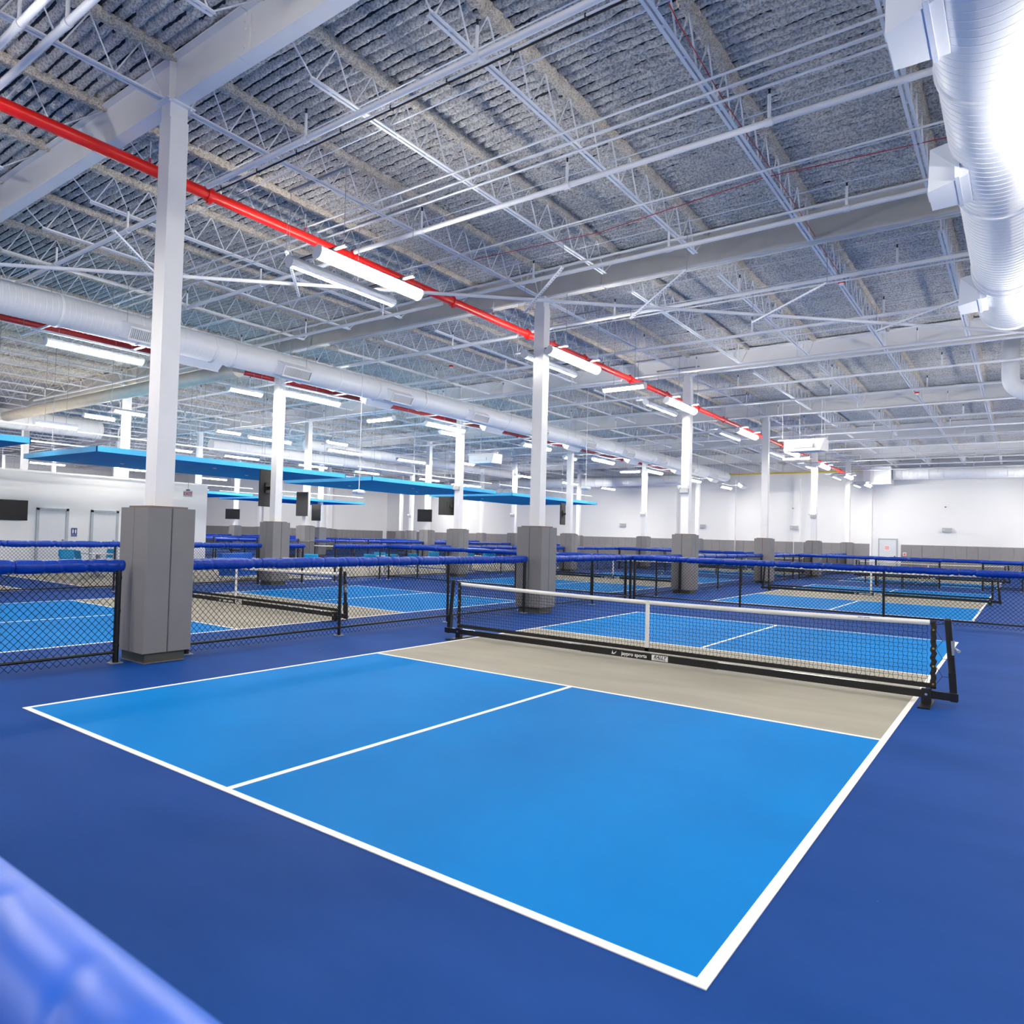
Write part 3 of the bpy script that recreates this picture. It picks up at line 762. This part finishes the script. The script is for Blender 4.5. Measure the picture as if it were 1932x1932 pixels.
for q, (x, y, lg) in enumerate(OL):
    zone = 'above the lounge' if x > -22 else 'beyond the lounge' if x > -35 else 'far at the left'
    dist = 'near' if y < 12 else 'middle' if y < 27 else 'far'
    same = [p for p in OL if (p[0] > -22) == (x > -22) and (p[0] > -35) == (x > -35)]
    rk = sorted(same, key=lambda p: p[1]).index((x, y, lg))
    lamp(x, y, 5.8, bool(lg), 0, 'strip lamp %s, %s in depth of that group%s' % (zone, ORD[rk] if rk < 13 else 'last', '' if rk < 13 else ' number %d' % rk), True, 0, True)

lamp(-14.7, 5.86, 4.5, False, 0, 'short low strip lamp above the first complete canopy at left', True)
# ------------------------------------------------------------------ spiral ducts
def duct_mesh(L, R, axis_ring=.12, n=40):
    b = MB()
    ring = lambda r, y: [(r*math.cos(2*math.pi*q/n), y, r*math.sin(2*math.pi*q/n)) for q in range(n)]
    b.rings([ring(R, 0), ring(R, L)])
    for y in np.arange(axis_ring, L, axis_ring): b.rings([ring(R-.001, y-.006), ring(R+.004, y-.003), ring(R+.004, y+.003), ring(R-.001, y+.006)], cap=False)
    return b
def duct(name, label, loc, L, R, rz, bands, step=.12):
    t = thing(name, label, 'duct', loc, rz)
    duct_mesh(L, R, step).build('spiral_tube', 'duct', t)
    for s in bands:
        b = MB(); 
        b.rings([[(r*math.cos(2*math.pi*q/32), s+ds, r*math.sin(2*math.pi*q/32)) for q in range(32)] for r, ds in ((R, -.035), (R+.022, -.03), (R+.022, -.008), (R+.012, 0), (R+.022, .008), (R+.022, .03), (R, .035))], cap=False)
        b.build('joint_band', 'duct', t)
    for y in np.arange(1.6, L, 5.3):
        for sx in (-R-.012, R+.012): MB().tube((sx, y, 0), (sx, y, ZD+.04-loc[2]), .005, 5).build('hanger_rod', 'galv', t)
    return t
d1 = duct('air_duct', 'long white spiral duct running over the left neighbouring court', (-9.15, -1.5, 6.25), 50.5, .34, 0, [3.2, 4.6+.9, 7.3, 9.3, 9.9, 12.3, 13.6, 15.3, 17.6]+[20.3+2.4*k for k in range(12)])
def register(parent, y, side, R, L=1.15, tilt=-.45):
    """side outlet box with a louvred face; side +1 or -1 along local x"""
    b = MB(); d0, d1 = R*.75, R+.17; h0, h1 = .2, .15
    a = Matrix.Rotation(tilt*side*-1 if side > 0 else -tilt*side*1, 4, 'Y')
    def P(x, yy, z):
        v = Matrix.Rotation(-tilt if side > 0 else tilt, 4, 'Y') @ Vector((x*side, 0, z)); return (v.x, yy, v.z)
    y0, y1 = y, y+L
    vs = [P(d0, y0, -h0), P(d0, y0, h0), P(d0, y1, h0), P(d0, y1, -h0), P(d1, y0+.16, -h1), P(d1, y0+.16, h1), P(d1, y1-.02, h1), P(d1, y1-.02, -h1)]
    b.add(vs, [(0,1,2,3),(0,4,5,1),(1,5,6,2),(2,6,7,3),(3,7,4,0)]); o = b.build('register_box', 'duct', parent)
    fr = MB()
    def strip(y0, y1, z0, z1, dd0, dd1):
        v = [P(dd0, y0, z0), P(dd0, y1, z0), P(dd0, y1, z1), P(dd0, y0, z1), P(dd1, y0, z0), P(dd1, y1, z0), P(dd1, y1, z1), P(dd1, y0, z1)]
        fr.add(v, [(0,1,2,3),(4,5,6,7),(0,1,5,4),(1,2,6,5),(2,3,7,6),(3,0,4,7)])
    strip(y0+.14, y1, h1-.035, h1+.01, d1-.01, d1+.015); strip(y0+.14, y1, -h1-.01, -h1+.035, d1-.01, d1+.015)
    strip(y0+.14, y0+.18, -h1, h1, d1-.01, d1+.015); strip(y1-.04, y1, -h1, h1, d1-.01, d1+.015)
    fr.build('register_frame', 'white_paint', o)
    lv = MB(); fr = lv
    for q in np.arange(y0+.2, y1-.06, .045): strip(q, q+.016, -h1+.03, h1-.03, d1-.02, d1+.008)
    lv.build('louvre', 'white_paint', o)
    bk = MB(); fr = bk; strip(y0+.17, y1-.03, -h1+.02, h1-.02, d1-.03, d1-.022); bk.build('register_back', 'grille', o)
for k in range(10): register(d1, 6.75+4.4*k, 1, .34)
for k in range(8): register(d1, 8.4+6.6*k, -1, .34, 1.3, -.9)
d2 = duct('air_duct', 'large white spiral duct at the upper right edge', (6.8, -1.0, 6.15), 14.9, .45, 0, [6.25, 9.2, 12.35, 12.6, 14.85])
def outlet(parent, y, R, L=.8):
    b = MB(); x0, x1 = -R*.6, -R-.2
    vs = [(x0, y, -.42), (x0, y, .02), (x0, y+L, .02), (x0, y+L, -.42), (x1, y+.16, -.46), (x1+.03, y+.02, -.04), (x1+.03, y+L-.06, -.04), (x1, y+L-.08, -.46)]
    b.add(vs, [(0,1,2,3),(0,4,5,1),(1,5,6,2),(2,6,7,3),(3,7,4,0),(4,7,6,5)]); o = b.build('outlet_box', 'duct', parent)
    MB().box(x0-.12, x0-.08, y-.03, y+L+.03, -.44, .04).build('outlet_flange', 'duct', o)
for y in (4.5, 7.75, 12.65): outlet(d2, y, .45)
d3 = duct('air_duct', 'white duct along the far wall at right', (9.5, 54.95, 6.68), 9.4, .42, math.pi/2, [2.0, 3.3, 4.4, 5.4, 6.6, 7.4, 8.9], .25)
t = thing('duct_plenum', 'large white sheet metal box at the end of the far wall duct', 'duct', (-.75, 54.95, 6.0)); MB().box(-.85, .78, -.7, .7, 0, 1.15).build('casing', 'duct', t); MB().box(-.9, .83, -.75, .75, -.05, 0).build('bottom_flange', 'white_paint', t)
d4 = duct('air_duct', 'white duct along the far wall in the middle', (-13.2, 53.6, 6.5), 30, .4, math.pi/2, [2.0, 5, 8, 11, 14, 17, 20], .3)
d5 = duct('air_duct', 'far white duct above the left courts', (-25.8, 19, 5.98), 16, .3, 0, [2.0, 5, 8, 11, 14, 17, 20], .3)
d6 = duct('air_duct', 'white duct ending above the restroom block at the left edge', (-25.9, -4, 5.98), 17.2, .4, 0, [2.0, 5, 8, 11, 14, 17, 18.3], .3)
d7 = duct('air_duct', 'far white duct above the left rear courts', (-24.2, 24, 6.5), 22, .28, 0, [2.0, 5, 8, 11, 14, 17], .3)
t = thing('large_pipe', 'beige pipe slanting up over the restroom block behind the nearest column', 'pipe', (0, 0, 0)); MB().tube((-25.5, 9.1, 6.0), (-9.6, 9.0, 6.0), .2, 20).build('pipe', 'old_pipe', t)
for q, (y, x) in enumerate(((22.5, 7.2), (41.9, 8.3))):
    t = thing('duct_elbow', 'white round duct elbow under the roof at the right edge, %s one' % ('nearer' if q == 0 else 'farther'), 'duct', (x, y, 5.95)); b = MB()
    R, r = .5, .2; rr = []
    for i in range(13):
        a = math.pi/2*i/12; c = Vector((-R*math.cos(a)+R-.5, 0, -R*math.sin(a)+R)); 
        nrm = Vector((math.cos(a), 0, math.sin(a)))
        rr.append([c+r*(math.cos(2*math.pi*k/20)*nrm+math.sin(2*math.pi*k/20)*Vector((0, 1, 0))) for k in range(20)])
    b.rings([[p+Vector((0, 0, 1.3)) for p in rr[0]]]+rr+[[p+Vector((.15, 0, 0)) for p in rr[-1]]]); b.build('elbow', 'duct', t)
t = thing('gas_pipe', 'yellow gas pipe along the top of the far wall', 'pipe', (0, 56.1, 7.05)); MB().tube((-30, 0, 0), (-1.6, 0, 0), .05, 10).build('pipe', 'yellow_pipe', t)
b = MB()
for x in np.arange(-28, -2, 3.2): b.tube((x, 0, -.05), (x, 0, .3), .012, 5)
b.build('brackets', 'yellow_pipe', t)

# ------------------------------------------------------------------ blue ceiling clouds over the lounge
for q, (xa, xb, ya, yb, l) in enumerate(((-16.4, -11.7, -4.4, 4.62, 'at the left edge of the picture'), (-16.4, -11.85, 6.3, 15.3, 'nearest complete one, behind the first column'), (-16.6, -11.6, 16.4, 24.5, 'in the middle of the lounge'), (-16.6, -11.6, 25.8, 34.5, 'farthest of the row over the lounge'),
        (-34, -28.5, 15.0, 23.8, 'far left one beyond the restroom block'), (-34, -28.5, 25.2, 33.2, 'far one behind the first lounge column'))):
    t = thing('ceiling_cloud', 'flat blue suspended canopy, %s' % l, 'canopy', ((xa+xb)/2, (ya+yb)/2, 3.6)); hx, hy = (xb-xa)/2, (yb-ya)/2
    n = 4; wd = 2*hx/n
    for i in range(n): MB().box(-hx+wd*i+.006, -hx+wd*(i+1)-.006, -hy+.03, hy-.03, .0, .03).build('ceiling_panel', 'cloud_blue', t)
    e = MB(); e.box(-hx, hx, -hy, -hy+.025, -.005, .14); e.box(-hx, hx, hy-.025, hy, -.005, .14); e.box(-hx, -hx+.025, -hy, hy, -.005, .14); e.box(hx-.025, hx, -hy, hy, -.005, .14)
    e.build('edge_trim', 'cloud_edge', t)
    MB().box(-hx+.03, hx-.03, -hy+.03, hy-.03, .1, .12).build('top_sheet', 'cloud_edge', t)
    for sx in (-hx+.5, hx-.5): MB().bar((sx, -hy-.3, .5), (sx, hy+.3, .5), .04, .04).build('support_rail', 'white_steel', t)
    for sx in (-hx+.5, hx-.5):
        for sy in np.linspace(-hy+.6, hy-.6, 4): MB().tube((sx, sy, .14), (sx, sy, 3.5), .006, 5).build('hanger_rod', 'galv', t)
    for sx, sy in ((-hx*.3, -hy*.5), (hx*.4, 0), (-hx*.2, hy*.5)): MB().tube((sx, sy, -.02), (sx, sy, .0), .06, 12).build('sprinkler_plate', 'sign_white', t)
    b = MB()
    for c in range(2):
        cx, cy = hx*(.2-.6*c), -hy*.4+c*hy*.7; b.path([(cx+.35*math.cos(a), cy, .3+.28*math.sin(a)) for a in np.linspace(0, math.pi, 9)], .012, 5)
    b.build('cable_loop', 'galv', t)

# ------------------------------------------------------------------ restroom block on the left
rb = MB().box(-25.5, -19.3, BY+.5, 14.6, 0, 3.46).build('wall_restroom', 'wall_office'); struct(rb)
t = MB().box(-25.55, -19.27, BY+.5, 14.63, 3.4, 3.47).build('trim_2', 'white_paint'); struct(t)
for q, (ya, yb) in enumerate(((7.97, 8.95), (9.84, 10.78))):
    d = MB(); x = -19.3
    d.box(x, x+.05, ya-.05, ya+.04, 0, 2.2); d.box(x, x+.05, yb-.04, yb+.05, 0, 2.2); d.box(x, x+.05, ya-.05, yb+.05, 2.12, 2.2)
    d = d.build('door_%d' % (q+2), 'frame_grey'); struct(d)
    MB().box(x, x+.03, ya+.04, yb-.04, .01, 2.12).build('door_panel', 'door_white', d)
    MB().box(x+.03, x+.08, yb-.15, yb-.1, .95, 1.12).build('door_handle', 'galv', d)
def text_on_x(body, size, m, parent, loc, bold=0): return text_mesh('lettering', body, size, m, parent, loc, (math.pi/2, 0, math.pi/2), bold=bold)
t = thing('restroom_sign', 'small blue restroom sign with two white figures right of the door', 'sign', (-19.29, 9.22, 1.38))
MB().box(0, .012, -.1, .1, -.15, .15).build('plate', 'sign_blue', t)
for sy in (-.045, .045):
    b = MB(); b.tube((.012, sy, .1), (.016, sy, .1), .016, 10); b.add([(.015, sy-.028, .075), (.015, sy+.028, .075), (.015, sy+.02, -.0), (.015, sy+.012, -.05), (.015, sy-.012, -.05), (.015, sy-.02, 0)], [(0, 1, 2, 3, 4, 5)]); b.build('figure', 'sign_white', t)
text_on_x('RESTROOM', .032, 'sign_white', t, (.014, 0, -.1))
# ------------------------------------------------------------------ televisions
def tv(loc, rz, W, H, label, back=False, arm=True):
    t = thing('television', label, 'television', loc, rz)
    MB().box(-W/2, W/2, -.03, .03, -H/2, H/2).build('casing', 'tv_back', t)
    MB().box(-W/2+.012, W/2-.012, -.034, -.03, -H/2+.012, H/2-.012).build('screen', 'screen', t)
    b = MB().box(-.16, .16, .03, .07, -.16, .16); b.box(-.05, .05, .07, .2, -.05, .05); b.build('wall_mount', 'black_steel', t)
    return t
tv((-19.22, 6.95, 2.08), math.pi/2, 1.3, .68, 'black television on the restroom wall, cut by the left edge')
tv((gx(1)-.38, gy(1)-.05, 2.95), math.radians(-80), .68, 1.14, 'upright black screen on the left side of the first lounge column')
tv((gx(1)-.4, gy(2)+.0, 2.85), math.radians(-130), 1.0, .75, 'screen seen from behind on the second lounge column')
tv((gx(1)-.38, gy(3), 2.9), math.radians(-80), .68, 1.1, 'narrow screen on the third lounge column')
tv((gx(2)+.1, gy(2)-.35, 2.95), math.radians(20), .62, 1.16, 'upright black screen on the first lounge back column')
tv((gx(3)+.0, gy(3)-.35, 2.9), math.radians(60), .6, 1.1, 'narrow upright screen half hidden behind a column in the fourth row')
tv((gx(2)+.05, gy(3)-.32, 2.75), math.radians(35), .85, .72, 'landscape television on the second lounge back column')
tv((gx(4)+.05, gy(3)-.32, 2.75), math.radians(40), 1.05, .75, 'landscape television on the far left column in the fifth row')

# ------------------------------------------------------------------ lounge furniture
def chair_proto(label, loc, rz):
    t = thing('lounge_chair', label, 'chair', loc, rz, 'lounge chairs')
    s = MB(); rr = []
    for i in range(7):
        y = -.22+.42*i/6; z = .46+.015*math.cos(i); rr.append([(x, y, z+.03*(abs(x)/.24)**3) for x in np.linspace(-.24, .24, 7)]+[(x, y, z-.02+.03*(abs(x)/.24)**3) for x in np.linspace(.24, -.24, 7)])
    s.rings(rr).build('seat', 'chair_blue', t)
    s = MB(); rr = []
    for i in range(7):
        z = .56+.30*i/6; wd = .25 if i > 1 else .2; yb = .2+.06*i/6
        rr.append([(x, yb+.05-.05*math.cos(x*4), z) for x in np.linspace(-wd, wd, 7)]+[(x, yb+.075-.05*math.cos(x*4), z) for x in np.linspace(wd, -wd, 7)])
    s.rings(rr).build('backrest', 'chair_blue', t)
    for sx in (-.22, .22):
        MB().tube((sx, -.2, .45), (sx*1.1, -.26, 0), .012, 8).build('leg', 'chrome', t)
        MB().tube((sx, .18, .45), (sx*1.1, .27, 0), .012, 8).build('leg', 'chrome', t)
        MB().tube((sx, .2, .45), (sx, .27, .62), .011, 8).build('back_frame', 'chrome', t)
    return t
ch = chair_proto('bright blue chair by the restroom wall, leftmost of the group', (-16.1, 7.55, 0), math.radians(60))
CH = [(-15.6, 7.95, 175, 'second blue chair from the left by the restroom wall, its back to the camera'), (-17.3, 9.3, 0, 'third blue chair by the restroom wall, behind the small table'), (-16.2, 9.5, -70, 'fourth blue chair by the restroom wall, half hidden by the nearest column'),
      (-12.6, 14.55, 215, 'single blue chair standing right of the first lounge column'), (-12.2, 17.2, 200, 'blue chair behind the fence post in the middle of the lounge'), (-12.2, 18.3, 215, 'blue chair beside the square table in the middle of the lounge'), (-13.9, 19.2, 20, 'blue chair on the far side of the square table in the lounge'),
      (-12.8, 20.2, 230, 'blue chair left of the second lounge column'), (-12.9, 24.3, 215, 'blue chair right of the second lounge column, nearer one'), (-13.2, 26.6, 200, 'blue chair right of the second lounge column, farther one'), (-14.2, 27.6, 30, 'farthest blue chair under the last canopy'), (-29.8, 19.2, 200, 'far blue chair left of the first lounge column'), (-14.4, 23.5, 30, 'blue chair at the back of the lounge behind the second lounge column')]
for x, y, a, l in CH: dup(ch, (x, y, 0), l, math.radians(a))
def table(loc, label):
    t = thing('lounge_table', label, 'table', loc); MB().box(-.38, .38, -.38, .38, .71, .74).build('tabletop', 'table_top', t); MB().box(-.05, .05, -.05, .05, .03, .71).build('pedestal', 'galv', t)
    MB().box(-.3, .3, -.04, .04, 0, .03).box(-.04, .04, -.3, .3, 0, .03).build('base', 'galv', t)
table((-16.4, 8.7, 0), 'small square table between the blue chairs by the restroom wall'); table((-13.3, 18.3+.8, 0), 'small square table between the chairs in the middle of the lounge'); table((-13.6, 25.4, 0), 'small square table under the farthest canopy')
def sofa(loc, rz, L, label):
    t = thing('lounge_sofa', label, 'sofa', loc, rz)
    MB().box(-L/2, L/2, -.35, .35, .16, .46).build('seat', 'sofa_blue', t); MB().box(-L/2, L/2, .24, .4, .46, .86).build('backrest', 'sofa_blue', t)
    for sx in (-L/2+.1, L/2-.1):
        for sy in (-.28, .3): MB().tube((sx, sy, 0), (sx, sy, .16), .02, 8).build('leg', 'chrome', t)
t = thing('score_bench', 'small black bench with thin legs behind the first cross fence', 'bench', (2.6, 33.2, 0))
MB().box(-.5, .5, -.25, .25, .72, .9).build('bench_top', 'black_steel', t)
for sx in (-.45, .45):
    for sy in (-.2, .2): MB().tube((sx, sy, 0), (sx, sy, .72), .018, 8).build('leg', 'black_steel', t)
sofa((-13.0, 11.9, 0), math.radians(90+20), 1.7, 'blue lounge sofa left of the first lounge column'); sofa((-13.3, 8.9, 0), math.radians(90), 1.2, 'blue lounge sofa partly behind the nearest column')

# ------------------------------------------------------------------ hung units, signs, small fittings
def heater(loc, label):
    t = thing('ceiling_heater', label, 'heater', loc)
    b = MB(); b.add([(-.7, -.3, .0), (.55, -.3, .0), (.7, .3, .0), (-.55, .3, .0), (-.7, -.3, .38), (.7, -.34, .42), (.7, .34, .42), (-.7, .3, .38)], [(0,3,2,1),(4,5,6,7),(0,1,5,4),(1,2,6,5),(2,3,7,6),(3,0,4,7)]); b.build('casing', 'white_paint', t)
    MB().box(-.5, .45, -.28, .28, -.012, .0).build('reflection_panel', 'blue_panel', t)  # blue reflection on the underside, painted as a panel
    MB().bar((-.95, -.1, .45), (.75, -.1, .45), .05, .05).build('mount_rail', 'white_steel', t)
    MB().box(-.45, .3, -.36, -.33, .12, .26).build('control_box', 'sign_white', t)
    for sx in (-.8, -.2, .55, .65): MB().tube((sx, -.1, .45), (sx, -.1, 7.1-loc[2]), .008, 6).build('hanger_rod', 'white_steel', t)
heater((-12.06, 24.2, 4.95), 'white box heater hung above the lounge left of the second column'); heater((.59, 27.2, 5.2), 'white box heater hung above the court at right')
def dome(loc, label):
    t = thing('wireless_unit', label, 'ceiling unit', loc); b = MB(); rr = []
    for r, z in ((.03, .1), (.16, .08), (.2, .03), (.17, -.03), (.08, -.05)): rr.append([(r*math.cos(a), r*math.sin(a), z) for a in np.linspace(0, 2*math.pi, 16, endpoint=False)])
    b.rings(rr).build('housing', 'white_paint', t); MB().tube((0, 0, .1), (0, 0, ZD+.04-loc[2]), .012, 6).build('drop_rod', 'white_steel', t)
    MB().box(-.1, .1, -.2, -.14, -.03, .02).build('front_panel', 'blue_panel', t)
dome((-8.55, 12.7, 2.86), 'small white unit on a long drop rod in front of the middle canopy'); dome((-6.1, 22.5, 3.6), 'small white unit on a long drop rod right of the second column')
def exit_sign(loc, rz, label):
    t = thing('exit_sign', label, 'sign', loc, rz); MB().box(-.17, .17, -.03, .03, -.11, .11).build('case', 'sign_white', t)
    text_mesh('lettering', 'EXIT', .16, 'sign_red', t, (0, -.033, 0), (math.pi/2, 0, 0), bold=.004); MB().box(-.07, .07, -.03, .03, .11, .17).build('junction_box', 'galv', t)
    MB().tube((0, 0, .17), (0, 0, ZD+.04-loc[2]), .008, 6).build('drop_rod', 'galv', t)
exit_sign((-16.9, 12.2, 2.9), math.radians(40), 'exit sign hung on a rod beside the nearest column'); exit_sign((-21.8, 26, 4.0), math.radians(40), 'far exit sign hung on a rod below the middle canopy')
for q, (x, l) in enumerate(((-6.3, 'left of the fifth column'), (3.0, 'right of the far door'), (-13.2, 'beside the third column'), (-20, 'left of the third lounge column'))):
    t = thing('wall_speaker', 'grey box speaker on the far white wall, %s' % l, 'speaker', (x, WY-(.3 if q == 0 else .0), 2.95))
    MB().box(-.26, .26, -.2, 0, -.14, .14).build('cabinet', 'grey_box', t); MB().tube((-.17, -.21, .0), (-.17, -.2, 0), .03, 10).build('badge', 'sign_white', t)
for q, (x, z, l) in enumerate(((-6.4, 4.4, 'left of the fifth column'), (2.9, 4.5, 'right of the far door'))):
    t = thing('wall_camera', 'tiny dark camera high on the far wall, %s' % l, 'camera', (x, WY-(.3 if q == 0 else 0), z)); MB().box(-.1, .1, -.03, 0, -.04, .04).build('plate', 'sign_white', t); MB().tube((0, -.03, 0), (0, -.12, -.02), .035, 10).build('lens_barrel', 'black_steel', t)
for q, (i, k, z, l) in enumerate(((0, 2, 3.35, 'on the third column of the near row'), (0, 4, 3.2, 'on the fifth column of the near row'), (1, 4, 3.2, 'on the fourth column below the long duct'), (1, 2, 3.6, 'on the second column below the long duct'), (2, 4, 3.1, 'on the third lounge back column'), (3, 4, 3.0, 'on a far column of the fourth row'))):
    t = thing('emergency_light', 'white twin head emergency light %s' % l, 'emergency light', (gx(i), gy(k)-.13, z))
    MB().box(-.14, .14, -.09, 0, -.1, .06).build('battery_box', 'grey_box', t)
    for sx in (-.13, .13): MB().tube((sx, -.05, .1), (sx*1.3, -.12, .08), .05, 10, r2=.06).build('lamp_head', 'sign_white', t)
tag(MB().rings([[(.033*math.sin(a)*math.cos(b), .033*math.sin(a)*math.sin(b), .035+.033*math.cos(a)) for b in np.linspace(0, 2*math.pi, 10, endpoint=False)] for a in np.linspace(.15, 3., 7)]).build('pickleball', 'ball', None, (-7.2, 33.0, 0.005)), 'yellow ball lying on the floor beyond the second column', 'ball')
